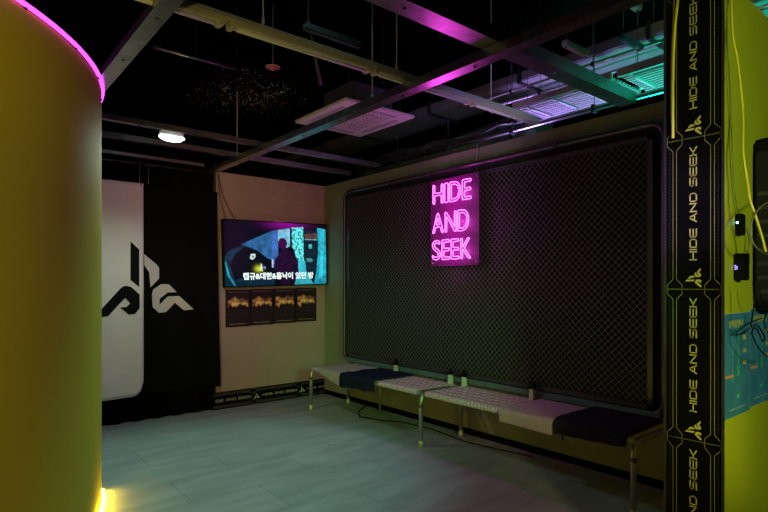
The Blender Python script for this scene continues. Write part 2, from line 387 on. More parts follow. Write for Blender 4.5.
# hanging rods
def rod(x, y, z0, label, r=.004):
    tag(MB().tube([(x, y, z0), (x, y, 4.2)], r, 6).tube([(x, y, z0), (x, y, z0+.03)], r*2.2, 6).build('hanging_rod', M['dark_steel'] if r < .004 else M['white_metal'], origin=(x, y, 4.2)), label, 'rod', 'threaded rods hanging from the slab')
rod(2.35, 2.98, 2.69, 'thin threaded rod holding the long thin steel beam beside the air conditioner')
rod(2.35, 5.2, 2.69, 'thin threaded rod holding the long beam near the television wall')
rod(1.35, 2.66, 2.80, 'thin rod holding the row of tube lights at its left end')
rod(2.30, 2.66, 2.80, 'thin rod holding the middle of the row of tube lights')
rod(3.25, 2.66, 2.80, 'thin rod holding the row of tube lights at its right end')
rod(2.93, 4.05, 3.08, 'thin rod at the near left corner of the ceiling air conditioner', .003)
rod(3.55, 4.05, 3.08, 'thin rod at the near right corner of the ceiling air conditioner', .003)
rod(2.75, 3.35, 2.95, 'thin rod hanging free between the air conditioner and the tube lights', .003)

# tube light row
xs = [.10, 1.13, 2.07, 2.99, 3.80]
mb = MB().box((.05, 2.615, 2.752), (3.82, 2.65, 2.772)).box((.05, 2.60, 2.744), (3.82, 2.665, 2.753))
tag(mb.build('light_trunking', M['white_metal'], origin=(1.9, 2.63, 2.75)), 'long grey trunking that carries the row of unlit tube lights', 'rail')
lab = ['unlit cream tube light, first of the row at the top left', 'unlit cream tube light, second of the row from the left', 'unlit cream tube light, third of the row, behind the pink lit beam', 'unlit pale lilac tube light, last of the row at the right']
for i in range(4):
    a, b = xs[i]+.008, xs[i+1]-.008
    t = thing('tube_light', lab[i], 'light', ((a+b)/2, 2.63, 2.70), 'unlit tube lights in one row')
    MB().box((a, 2.596, 2.712), (b, 2.664, 2.744), bev=.005).build('housing', M['cream'], t)
    MB().tube([(a+.05, 2.63, 2.708), (b-.05, 2.63, 2.708)], .012, 10).build('tube', M['acpanel'], t)
    for q in (a, b-.045): MB().box((q, 2.600, 2.698), (q+.03, 2.660, 2.716), bev=.004).build('end_cap', M['cream'], t)

# small white lamp
t = thing('ceiling_lamp', 'small glowing white oval lamp under a narrow ceiling rail', 'light', (1.535, 4.70, 2.64))
MB().box((1.44, 4.67, 2.648), (1.63, 4.73, 2.699), bev=.008).build('housing', M['white_metal'], t)
mb = MB(); pr = []
for k in range(9):
    a = k/8*math.pi/2; pr.append((.105*math.cos(a)+.0005, -.040*math.sin(a)))
vv = []
for r_, h in pr:
    for q in range(28):
        an = 2*math.pi*q/28; ex = lambda v, e: math.copysign(abs(v)**e, v)
        vv.append((1.535+r_*ex(math.cos(an), .5), 4.70+r_*.38*ex(math.sin(an), .6), 2.650+h))
mb.add(vv, [(i*28+q, i*28+(q+1) % 28, (i+1)*28+(q+1) % 28, (i+1)*28+q) for i in range(8) for q in range(28)], 0, True)
mb.build('diffuser', M['lamp_white'], t)
spot('ceiling_lamp_light', (1.535, 4.66, 2.55), (1.5, 4.2, 0), (.74, 1.0, .84), 34, 165, .1, .6)

# air conditioner cassette
AX0, AX1, AY0, AY1, AZ = 2.82, 3.66, 3.96, 4.86, 3.05
t = thing('air_conditioner', 'square white ceiling air conditioner cassette with a grille, above the neon sign', 'air conditioner', ((AX0+AX1)/2, (AY0+AY1)/2, AZ))
MB().box((2.97, 4.06, AZ+.03), (3.46, 4.56, AZ+.25), bev=.01).build('body', M['acbody'], t)
mb = MB(); i0, i1, j0, j1 = AX0+.17, AX1-.17, AY0+.17, AY1-.17
for a, b in (((AX0, AY0), (AX1, j0)), ((AX0, j1), (AX1, AY1)), ((AX0, j0), (i0, j1)), ((i1, j0), (AX1, j1))): mb.box((a[0], a[1], AZ), (b[0], b[1], AZ+.03), bev=.006)
mb.build('panel', M['acpanel'], t)
MB().box((i0, j0, AZ+.022), (i1, j1, AZ+.03)).build('filter', M['acdark'], t)
mb = MB(); nb = 11
for k in range(nb+1):
    x = i0+(i1-i0)*k/nb; mb.box((x-.008, j0, AZ+.002), (x+.008, j1, AZ+.02)); y = j0+(j1-j0)*k/nb; mb.box((i0, y-.008, AZ+.002), (i1, y+.008, AZ+.02))
mb.build('grille', M['acpanel'], t)
for a, b in (((i0, AY0+.07), (i1, AY0+.12)), ((i0, AY1-.12), (i1, AY1-.07)), ((AX0+.07, j0), (AX0+.12, j1)), ((AX1-.12, j0), (AX1-.07, j1))):
    MB().box((a[0], a[1], AZ-.004), (b[0], b[1], AZ+.001), bev=.002).build('vane', M['white_metal'], t)

# sprinkler / detector
t = thing('sprinkler_head', 'small red disc hanging on a short rod above the television', 'sprinkler', (1.91, 3.61, 3.0))
MB().lathe([(.001, .012), (.02, .01), (.055, .004), (.055, 0), (.02, -.004), (.012, -.02), (.001, -.022)], (1.91, 3.61, 3.0), 20).build('disc', M['red'], t)
MB().tube([(1.91, 3.61, 3.01), (1.91, 3.61, 3.2), (1.91, 3.61, 4.2)], [.007, .007, .007], 8).build('stem', M['dark_steel'], t)

# ducts, pipes, trays above the right wall
t = thing('air_duct', 'long sheet metal duct high above the fence wall, lit teal at the right', 'duct', (4.45, 4.5, 3.3))
MB().box((4.22, 1.0, 3.3), (4.66, 8.0, 3.40), bev=.01).build('duct_body', M['duct'], t)
for y in (1.9, 3.1, 4.3, 5.5): MB().box((4.20, y, 3.28), (4.68, y+.03, 3.42)).tube([(4.3, y+.015, 3.4), (4.3, y+.015, 4.2)], .004, 6).build('flange', M['dark_steel'], t)
t = thing('air_duct', 'dark round flexible duct low behind the air conditioner', 'duct', (4.6, 5.0, 2.95))
pts = [(4.75, 3.2+.2*k, 3.0+.04*math.sin(k*.7)) for k in range(16)]
MB().tube(pts, [.15+.006*(k % 2) for k in range(16)], 16).build('flexible_duct', M['duct'], t)
for y in (3.5, 4.7, 5.7): MB().lathe([(.165, 0), (.168, .02), (.165, .04)], (4.75, y, 3.02), 16, axis='y').tube([(4.75, y+.02, 3.15), (4.75, y+.02, 4.2)], .003, 6).build('strap', M['dark_steel'], t)
# basket trays
def tray(x0, x1, y0, y1, z, label):
    t = thing('cable_tray', label, 'cable tray', ((x0+x1)/2, (y0+y1)/2, z), 'slatted cable trays above the fence wall')
    mb = MB()
    for x in (x0, x1): mb.box((x-.012, y0, z), (x+.012, y1, z+.05))
    mb.build('side_rail', M['white_metal'], t); mb = MB(); x = x0+.035
    while x < x1-.02: mb.box((x, y0, z+.012), (x+.022, y1, z+.02)); x += .046
    mb.build('slats', M['white_metal'], t); y = y0+.01
    while y < y1: MB().box((x0, y, z), (x1, y+.022, z+.012)).build('crossbar', M['white_metal'], t); y += .26
    for y in (y0+.15, y1-.15): MB().tube([(x0, y, z), (x0, y, 4.2)], .003, 6).build('hanger', M['dark_steel'], t)
tray(3.86, 4.30, 2.02, 2.92, 2.92, 'slatted cable tray lit lilac, between the tube light row and the wide channel')
tray(3.86, 4.30, 1.10, 1.98, 2.92, 'slatted cable tray lit teal, next to the black partition')
def pipe(label, pts, r, m='white_metal', name='pipe', group='pipes above the fence wall'):
    t = thing(name, label, 'pipe', pts[0], group); MB().tube(pts, r, 8).build('tube', M[m], t); mb = MB(); n_ = 0
    for a, b in zip(pts[:-1], pts[1:]):
        L_ = (Vector(b)-Vector(a)).length; k = int(L_/.7)
        for q in range(k):
            p = Vector(a).lerp(Vector(b), (q+.5)/k); MB().box(p-Vector((r*1.5, .012, r*1.5)), p+Vector((r*1.5, .012, r*1.5))).build('clamp', M['dark_steel'], t); n_ += 1; MB().tube([p, (p.x, p.y, 4.2)], .0025, 6).build('hanger', M['dark_steel'], t)
    if not n_: p = Vector(pts[0]).lerp(Vector(pts[1]), .5); MB().tube([p, (p.x, p.y, 4.2)], .0025, 6).build('hanger', M['dark_steel'], t)
pipe('teal lit metal rail running just above the top of the fence wall', [(3.99, 1.05, 2.78), (3.99, 5.0, 2.78)], .020, 'galv')
pipe('thin upper pipe above the slatted trays', [(3.95, 1.05, 3.12), (3.95, 3.4, 3.12), (4.3, 3.5, 3.12)], .010)
pipe('second thin pipe just under the upper one', [(4.1, 1.05, 3.08), (4.08, 2.2, 3.06), (4.1, 3.4, 3.10)], .013)
pipe('grey pipe hanging low behind the slatted trays', [(4.42, 1.05, 3.0), (4.42, 6.0, 3.0)], .018)
pts = [(4.02+.03*math.sin(k*.9), 3.0+.22*k, 2.86+.03*math.sin(k*1.7)) for k in range(14)]
pipe('sagging grey cable bundle above the fence wall top', pts, .012, 'dark_steel', 'cable_bundle')
pipe('dim horizontal pipe high at the left above the white lamp', [(1.30, 4.4, 3.25), (1.97, 4.4, 3.25)], .014, 'galv')
pipe('thin pipe dropping from the slab beside the red sprinkler', [(2.25, 3.7, 4.1), (2.27, 3.7, 3.5), (2.36, 3.75, 3.3), (2.45, 3.8, 3.05)], .016, 'dark_steel')
def hbar(x0, x1, y, z, label, m='white_metal'):
    t = thing('suspended_bar', label, 'bar', ((x0+x1)/2, y, z), 'short suspended bars')
    MB().box((x0, y-.022, z), (x1, y+.022, z+.045), bev=.006).build('bar', M[m], t)
    for x in (x0+.02, x1-.02): MB().lathe([(.001, -.004), (.010, -.004), (.010, 0)], (x, y, z), 10).build('screw', M['dark_steel'], t)
    MB().tube([(x0+.03, y, z+.045), (x0+.03, y, 4.2)], .003, 6).build('rod', M['dark_steel'], t)
hbar(3.35, 3.65, 1.96+.14, 3.05, 'short pale lilac bar hanging above the wide channel')
hbar(3.56, 3.84, 1.80, 3.05, 'short dark violet bar hanging nearest the black partition', 'acbody')
hbar(3.02, 3.22, 1.52, 3.02, 'short blue bar at the very top of the picture')
hbar(1.80, 2.24, 2.98, 3.02, 'dark hanging bar between the tube lights and the slab', 'dark_steel')
# sparkling insulation board
mb = MB().box((1.95, 4.55, 3.36), (3.1, 6.2, 3.42)); t = thing('insulation_board', 'black ceiling board with many tiny sparkling specks above the narrow rails', 'ceiling board', (2.5, 5.3, 3.36))
mb.build('board', M['black'], t); mb = MB(); rs = random.Random(3)
for k in range(420):
    x, y = rs.gauss(2.5, .27), rs.gauss(5.25, .38)
    if 1.98 < x < 3.06 and 4.6 < y < 6.15:
        s = rs.uniform(.003, .0065); z = 3.358
        mb.add([(x-s, y, z), (x, y-s, z-.002), (x+s, y, z), (x, y+s, z-.001), (x, y, z-s*1.5)], [(0, 1, 4), (1, 2, 4), (2, 3, 4), (3, 0, 4)])
tag(mb.build('specks', mat('glitter_specks', (.85, .85, .8), .25, .3), t), kind='stuff')

# ------------------------------------------------------------------ banners
def fold(x, z): return .010*math.sin(x*9+.6*math.sin(z*1.3))+.004*math.sin(x*23+z)
def banner(name, label, x0, x1, z0, z1, Y, m, corner, flare=0.0):
    t = thing(name, label, 'banner', ((x0+x1)/2, Y, z0)); nx, nz = 40, 60; mb = MB(); vv = []
    for j in range(nz+1):
        for i in range(nx+1):
            u = i/nx; x = x0+(x1-x0)*u; z = z0+(z1-z0)*j/nz
            if corner and u > .9:
                c = (u-.9)/.1; lift = (1-math.sqrt(max(0, 1-c*c)))*.14; z = z0+lift+(z1-z0-lift)*j/nz
            if corner: z += .03*(1-u)*0
            x += flare*u*(1-j/nz)**2
            vv.append((x, Y+fold(x, z), z))
    mb.add(vv, [(j*(nx+1)+i, j*(nx+1)+i+1, (j+1)*(nx+1)+i+1, (j+1)*(nx+1)+i) for j in range(nz) for i in range(nx)], 0, True)
    o = mb.build('cloth', M[m], t); so = o.modifiers.new('thick', 'SOLIDIFY'); so.thickness = .004; so.offset = 0
    MB().tube([(x0, Y, z1), (x1, Y, z1)], .010, 8).build('rod_sleeve', M[m], t)
    for x in (x0+.04, x1-.04): MB().tube([(x, Y, z1), (x, Y-.005, z1+.05), (x, Y+.0, 2.66)], .0025, 6).build('tie', M['chrome'], t)
    return t
wb = banner('hanging_banner', 'white cloth banner with a black angular emblem, hanging beside the curved yellow wall', .42, 1.605, .27, 2.405, 5.765, 'banner_white', True)
bb = banner('hanging_banner', 'black cloth banner with a pale grey angular emblem, left of the television', 1.61, 2.375, .27, 2.40, 5.765, 'banner_black', False, .035)
for k, pl in LF.items():
    vv, ff = poly_tris(pl); par = wb if k.startswith('left') else bb
    MB().add([(x, 5.765+fold(x, z)-.006, z) for x, z in vv], ff).build('emblem', M['ink_black' if par is wb else 'ink_grey'], par)
t = thing('floor_curtain', 'black curtain reaching the floor behind the two banners', 'curtain', (1.3, 5.86, 0)); mb = MB(); vv = []
for j in range(21):
    for i in range(81):
        x = .30+(2.378-.30)*i/80; z = .005+2.62*j/20; vv.append((x, 5.862+.022*math.sin(x*31+.5*math.sin(z*2))+.006*math.sin(x*77), z))
mb.add(vv, [(j*81+i, j*81+i+1, (j+1)*81+i+1, (j+1)*81+i) for j in range(20) for i in range(80)], 0, True)
o = mb.build('cloth', M['banner_black'], t); so = o.modifiers.new('thick', 'SOLIDIFY'); so.thickness = .004
MB().tube([(.30, 5.862, 2.63), (2.375, 5.862, 2.63)], .012, 8).build('rail', M['dark_steel'], t)

# ------------------------------------------------------------------ television
TVX0, TVX1, TVZ0, TVZ1, TVY = 2.43, 3.79, 1.377, 2.137, 5.735
tv = thing('television', 'flat television on the beige wall showing a dark figure in a blue room', 'television', (3.11, YB-.05, 1.76))
MB().box((TVX0, TVY+.004, TVZ0), (TVX1, TVY+.05, TVZ1), bev=.004).build('case', M['blk_plastic'], tv)
mb = MB(); bz = .012
for a, b in (((TVX0, TVZ0), (TVX1, TVZ0+bz)), ((TVX0, TVZ1-bz), (TVX1, TVZ1)), ((TVX0, TVZ0+bz), (TVX0+bz, TVZ1-bz)), ((TVX1-bz, TVZ0+bz), (TVX1, TVZ1-bz))):
    mb.box((a[0], TVY-.006, a[1]), (b[0], TVY+.004, b[1]))
mb.build('bezel', M['blk_plastic'], tv)
MB().box((2.9, TVY+.05, 1.6), (3.3, YB-.006, 1.95)).build('wall_bracket', M['dark_steel'], tv)
def inpoly(x, y, pl):
    c = False; j = len(pl)-1
    for i in range(len(pl)):
        if (pl[i][1] > y) != (pl[j][1] > y) and x < (pl[j][0]-pl[i][0])*(y-pl[i][1])/(pl[j][1]-pl[i][1])+pl[i][0]: c = not c
        j = i
    return c
PO = [([(-5, 330), (60, 240), (150, 205), (340, 262), (345, 480), (-5, 480)], (.004, .03, .06)),
      ([(130, 200), (330, 105), (372, 100), (372, 340), (330, 330), (260, 260), (200, 222)], (.03, .13, .33)),
      ([(325, 110), (372, 98), (372, 335), (330, 325)], (.05, .16, .50)),
      ([(372, 98), (452, 82), (452, 205), (430, 215), (372, 190)], (.22, .58, .80)),
      ([(466, 78), (548, 70), (548, 305), (500, 300), (480, 230), (466, 205)], (.12, .78, .80)),
      ([(550, 90), (652, 95), (640, 380), (580, 420), (560, 330), (550, 300)], (.006, .02, .035)),
      ([(556, 118), (648, 108), (646, 150), (560, 150)], (.13, .05, .05)), ([(560, 150), (648, 150), (646, 160), (560, 160)], (.15, .45, .5)),
      ([(588, 188), (612, 190), (612, 220), (588, 218)], (.08, .55, .60)),
      ([(565, 285), (600, 285), (620, 300), (600, 315), (570, 310)], (.08, .30, .32)),
      ([(508, 300), (560, 305), (562, 370), (600, 440), (620, 470), (465, 470), (505, 380)], (.05, .55, .68)),
      ([(652, 70), (720, 80), (712, 480), (615, 480), (640, 380), (655, 240)], (.02, .42, .58)),
      ([(668, 75), (704, 80), (690, 400), (655, 440), (672, 260)], (.04, .62, .78)),
      ([(60, 330), (95, 260), (150, 215), (230, 235), (300, 290), (335, 300), (345, 400), (200, 400), (90, 430)], (.001, .004, .008)),
      ([(190, 262), (222, 258), (218, 285), (200, 300), (185, 292)], (.75, .9, .9)), ([(200, 270), (212, 270), (208, 284), (198, 284)], (.0, .01, .01)),
      ([(252, 325), (262, 325), (265, 375), (245, 372)], (.6, .75, .6)), ([(325, 295), (338, 295), (338, 350), (328, 350)], (.5, .6, .9)), ([(272, 345), (286, 340), (284, 360), (274, 358)], (.2, .25, .8)),
      ([(30, 310), (38, 310), (60, 400), (100, 470), (85, 470), (45, 400)], (.02, .30, .38)),
      ([(343, 370), (345, 300), (372, 262), (396, 246), (398, 215), (432, 215), (436, 235), (480, 258), (505, 300), (510, 375), (478, 470), (385, 470), (380, 380)], (.018, .004, .03))]
def tvpic(u, v):
    x = 30+u*685; y = 48+v*420; c = [.0015, .003, .008]
    g = math.exp(-((x-430)/120)**2-((y-45)/40)**2); c = [c[0]+.26*g, c[1]+.0, c[2]+.26*g]
    for pl, cc in PO:
        if inpoly(x, y, pl):
            nn = .8+.45*noise.noise(Vector((x*.03, y*.03, len(pl)))); 
            if pl[0] == (466, 78): nn = 1 if noise.noise(Vector((x*.09, y*.05, 3))) < .12 else .25
            c = [cc[0]*nn+.12*g, cc[1]*nn, cc[2]*nn+.1*g]
    if ((x-401)/31)**2+((y-187)/38)**2 < 1: c = [.045, .004, .05]
    gy = math.exp(-((x-238)/22)**2-((y-358)/20)**2); c = [c[0]+.55*gy, c[1]+.62*gy, c[2]+.02*gy]
    vg = max(0, (y-400)/70); vg = max(0, 1-.4*vg)
    return tuple(max(0, k*vg) for k in c)
M['screen'] = picmat('tv_picture', True, 1.15, .2)
scr = picture('screen', (TVX0+bz, TVY, TVZ1-bz), (TVX1-TVX0-2*bz, 0, 0), (0, 0, -(TVZ1-TVZ0-2*bz)), 200, 112, tvpic, M['screen'], tv)
def text2d(body, offset=0.0, fill='FRONT', res=4):
    c = bpy.data.curves.new('lettering', 'FONT'); c.body = body; c.fill_mode = fill; c.offset = offset; c.resolution_u = res
    o = bpy.data.objects.new('lettering', c); COL.objects.link(o); bpy.context.view_layer.update()
    me = bpy.data.meshes.new_from_object(o.evaluated_get(bpy.context.evaluated_depsgraph_get()))
    v = [(p.co.x, p.co.y) for p in me.vertices]; f = [list(p.vertices) for p in me.polygons]; e = [tuple(x.vertices) for x in me.edges]
    bpy.data.objects.remove(o); bpy.data.curves.remove(c); bpy.data.meshes.remove(me); return v, f, e
def fit(v, x0, x1, y0, y1):
    ax, bx_ = min(p[0] for p in v), max(p[0] for p in v); ay, by = min(p[1] for p in v), max(p[1] for p in v)
    return [(x0+(p[0]-ax)/(bx_-ax)*(x1-x0), y0+(p[1]-ay)/(by-ay)*(y1-y0)) for p in v]
v, f, e = text2d('캡규&대현&홍낙이 있던 방', .034)
W_ = TVX1-TVX0; H_ = TVZ1-TVZ0
v = fit(v, TVX0+.165*W_, TVX0+.85*W_, TVZ0+.105*H_, TVZ0+.215*H_)
mb = MB(); mb.flat = True; mb.add([(x, TVY-.0015, z) for x, z in v], f); mb.build('subtitle', mat('subtitle_white', (.8, .8, .8), .5, em=(.78, 1, .98), es=1.0), scr)
MB().box((3.05, TVY-.009, TVZ1-.004), (3.20, TVY, TVZ1+.006), bev=.002).build('maker_strip', mat('rose_strip', (.8, .3, .6), .4), tv)
tv.rotation_euler = (0, R(-1.4), 0)
# chains from the wall top
t = thing('hanging_chain', 'thin dark chain sagging from the wall top down behind the television', 'chain', (2.40, YB-.02, 2.60))
def chain(p, q, sag):
    mb = MB(); N = 34
    for k in range(N):
        a = Vector(p).lerp(Vector(q), k/N); a.x += sag*math.sin(math.pi*k/N); b = Vector(p).lerp(Vector(q), (k+1.2)/N); b.x += sag*math.sin(math.pi*(k+1.2)/N)
        d = (b-a); s = Vector((.006, 0, 0)) if k % 2 else Vector((0, .006, 0))
        mb.tube([a, a+d*.2+s, a+d*.8+s, b, a+d*.8-s, a+d*.2-s], .0018, 5, closed=True)
    return mb
chain((2.405, YB-.015, 2.62), (2.62, YB-.015, 2.10), -.045).build('strand', M['dark_steel'], t)
chain((2.395, YB-.015, 2.62), (2.50, YB-.015, 2.08), -.02).build('strand', M['dark_steel'], t)
# chalk drawing
def dr(pts): return [onY(260+x/10.24, 172+y/10.24, YB-.0035) for x, y in pts]
mb = MB()
for l in ([(120, 80), (108, 280), (500, 330), (540, 140)], [(108, 280), (350, 130)], [(255, 110), (245, 160), (340, 225)], [(345, 130), (330, 190), (350, 205)], [(430, 120), (432, 170), (385, 218)], [(380, 120), (385, 165), (360, 195)]):
    mb.tube(dr(l), .0035, 4)
tag(mb.build('wall_drawing', M['chalk'], origin=(3.0, YB, 2.5)), 'faint pale line drawing of a crossed rectangle high on the beige wall', 'drawing')

# ------------------------------------------------------------------ four posters
M['posterpic'] = picmat('fiery_poster_print', False, rough=.55)
def posterpic(seed):
    def fn(u, v):
        c = [.012, .006, .007]
        if .07 < u < .93:
            top = .22+.10*noise.noise(Vector((u*4, seed, 0))); bot = .47+.16*noise.noise(Vector((u*9, 1.3, seed*.2)))
            g = max(0, min(1, (v-top)/.08))*max(0, min(1, (bot-v)/.05))*(1.0 if u < .42 or v > .34 else .35)
            k = g*(.55+.9*noise.noise(Vector((u*7, v*9, 2+seed*.05))))
            k = max(0, k); k *= 2.4; c = [min(.95, c[0]+.75*k), c[1]+.38*k, c[2]+.13*k]
            if abs(v-.055) < .011 and .1 < u < .88 and noise.noise(Vector((u*30, 0, 9))) > -.15: c = [.16, .13, .12]
            if abs(v-.935) < .010 and .12 < u < .85 and noise.noise(Vector((u*30, 4, 9))) > -.2: c = [.30, .28, .24]
            if .55 < v < .8 and noise.noise(Vector((u*22, v*26, 5))) > .48: c = [.10, .09, .08]
        return tuple(c)
    return fn
pw, ph = .299, .42
for i, wh in enumerate(('leftmost of the four', 'second from the left', 'third from the left', 'rightmost of the four')):
    x0 = 2.49+i*pw; z1 = 1.335+.0065*i
    t = thing('poster', 'dark poster of a fiery crowd under the television, '+wh, 'poster', (x0+pw/2, YB-.004, z1-ph), 'four fiery posters under the television')
    MB().box((x0, YB-.008, z1-ph), (x0+pw-.002, YB-.001, z1)).build('backing', M['blk_plastic'], t)
    picture('print', (x0+.004, YB-.0086, z1-.004), (pw-.010, 0, 0), (0, 0, -(ph-.008)), 44, 62, posterpic(i), M['posterpic'], t)

# ------------------------------------------------------------------ fence panel on the right wall
FX = 3.755; FY0, FY1, FZ0, FZ1 = 1.60, 5.30, .512, 2.49
t = thing('fence_panel', 'large chain link fence panel with a rounded tube frame mounted on the right wall', 'fence', (FX, (FY0+FY1)/2, FZ0))
def rrect(y0, y1, z0, z1, r, x, n_=6):
    P_ = []
    for cy, cz, a0 in ((y1-r, z1-r, 0), (y0+r, z1-r, 90), (y0+r, z0+r, 180), (y1-r, z0+r, 270)):
        for k in range(n_+1):
            a = R(a0+90*k/n_); P_.append((x, cy+r*math.cos(a), cz+r*math.sin(a)))
    return P_
MB().tube(rrect(FY0, FY1, FZ0, FZ1, .09, FX), .021, 12, closed=True).build('tube_frame', M['frame_dark'], t)
mb = MB(); a = .075
for p, q in (((FY0+a, FZ0+.03), (FY0+a+.035, FZ1-a)), ((FY1-a-.03, FZ0+.03), (FY1-a, FZ1-a)), ((FY0+a, FZ1-a-.03), (FY1-a, FZ1-a)), ((FY0+a, FZ0+.03), (FY1-a, FZ0+.06))):
    mb.box((FX-.010, p[0], p[1]), (FX+.014, q[0], q[1]))
mb.build('inner_frame', M['frame_dark'], t)
MB().box((FX-.026, FY0+.02, FZ0-.025), (FX-.004, FY1-.05, FZ0+.022), bev=.004).build('bottom_rail', M['teal_rail'], t)
mb = MB(); pit = .052; y0, y1, z0, z1 = FY0+a+.02, FY1-a-.015, FZ0+.045, FZ1-a-.015; hz = z1-z0
for sgn in (1, -1):
    k = 0
    while True:
        # line y = c + sgn*(z-z0)
        c = (y0-(hz if sgn > 0 else 0))+pit*k; k += 1
        if c > y1+(0 if sgn > 0 else hz): break
        za, zb = 0, hz
        if sgn > 0: za = max(za, y0-c); zb = min(zb, y1-c)
        else: za = max(za, c-y1); zb = min(zb, c-y0)
        if zb-za < .02: continue
        nseg = max(1, int((zb-za)/(pit/2))); pts = []
        za_, zb_ = za, zb
        for q in (0, 1):
            zz = za_ if q == 0 else zb_; pts.append((FX+.002*sgn, c+sgn*zz, z0+zz))
        mb.tube(pts, .0024, 4, caps=False)
mb.build('chain_link_mesh', M['wire'], t)
MB().box((FX+.022, FY0+.01, FZ0-.02), (XR-.001, FY1-.01, FZ1-.01)).build('backing_board', M['backing'], t)
# couplings
for y in (2.4, 3.45, 4.4): MB().box((FX-.026, y, FZ1-.026), (FX+.03, y+.05, FZ1+.026), bev=.008).build('coupling', M['frame_dark'], t)

# ------------------------------------------------------------------ neon sign
NX = 3.70; SY0, SY1, SZ0, SZ1 = 3.165, 3.775, 1.57, 2.395
t = thing('neon_sign', 'pink neon sign of three words on clear acrylic, hung on the fence panel', 'sign', (NX, (SY0+SY1)/2, SZ0))
MB().box((NX, SY0, SZ0), (NX+.006, SY1, SZ1), bev=.001).build('acrylic_panel', M['acrylic'], t)
for y in (SY0+.03, SY1-.03):
    for z in (SZ0+.03, SZ1-.03): MB().tube([(NX-.004, y, z), (FX-.003, y, z)], .006, 8).build('standoff', M['chrome'], t)
def loops(v, e):
    adj = {}
    for a, b in e: adj.setdefault(a, []).append(b); adj.setdefault(b, []).append(a)
    seen = set(); out = []
    for s in adj:
        if s in seen: continue
        l = [s]; seen.add(s); cur = s
        while True:
            nx_ = [q for q in adj[cur] if q not in seen]
            if not nx_: break
            cur = nx_[0]; seen.add(cur); l.append(cur)
        out.append([v[i] for i in l])
    return out
def resample(l, step):
    out = []
    for i in range(len(l)):
        a = Vector(l[i]); b = Vector(l[(i+1) % len(l)]); d = (b-a).length; k = max(1, int(d/step))
        for q in range(k): out.append(a.lerp(b, q/k))
    # smooth corners
    for _ in range(3): out = [(out[i-1]+out[i]*2+out[(i+1) % len(out)])/4 for i in range(len(out))]
    return out
Wd = SY1-SY0; Hd = SZ1-SZ0
for word, (u0, u1), (a0, a1), lb in (('HIDE', (.05, .88), (.055, .275), 0), ('AND', (.04, .83), (.385, .615), 1), ('SEEK', (.035, .875), (.70, .925), 2)):
    # every letter is laid out on its own so each tube is a mesh of its own
    wid = {'H': 1.0, 'I': .42, 'D': 1.02, 'E': .82, 'A': 1.12, 'N': 1.08, 'S': .88, 'K': .98}; tot = sum(wid[c] for c in word)
    s = u0
    for c in word:
        wc = wid[c]/tot*(u1-u0); v, f, e = text2d(c, .045, 'NONE', 6); gp = .017
        v = fit(v, s+gp, s+wc-gp, 0, 1); s += wc; mb = MB()
        for l in loops(v, e):
            l = [((SY1-x*Wd), SZ1-(a0+(a1-a0)*(1-z))*Hd) for x, z in l]
            if len(l) < 3: continue
            rl = resample(l, .006); mb.tube([(NX-.008, p[0], p[1]) for p in rl], .0028, 6, closed=True)
        mb.build('letter_tube', M['neon_pink'], t)
for z in (1.70, 1.98, 2.26):
    l = bpy.data.lights.new('sign_glow', 'POINT'); l.color = (1.0, .05, .80); l.energy = 3.4; l.shadow_soft_size = .05
    o = bpy.data.objects.new('sign_glow', l); COL.objects.link(o); o.parent = t; o.location = (-.16, 0, z-SZ0)
MB().tube([(NX+.01, SY0+.03, SZ1), (NX+.02, SY0+.03, FZ1+.06), (NX+.09, SY0+.05, FZ1+.18)], .003, 6).build('cord', M['dark_steel'], t)
# pale cord over wall top
tag(MB().tube([(3.805, 3.28, 2.68), (3.808, 3.27, 2.60), (3.80, 3.285, 2.56), (3.79, 3.28, 2.50)], .004, 6).build('power_cord', M['cream_plastic'], origin=(3.8, 3.28, 2.5)), 'short pale cord hanging over the wall top above the neon sign', 'cord')

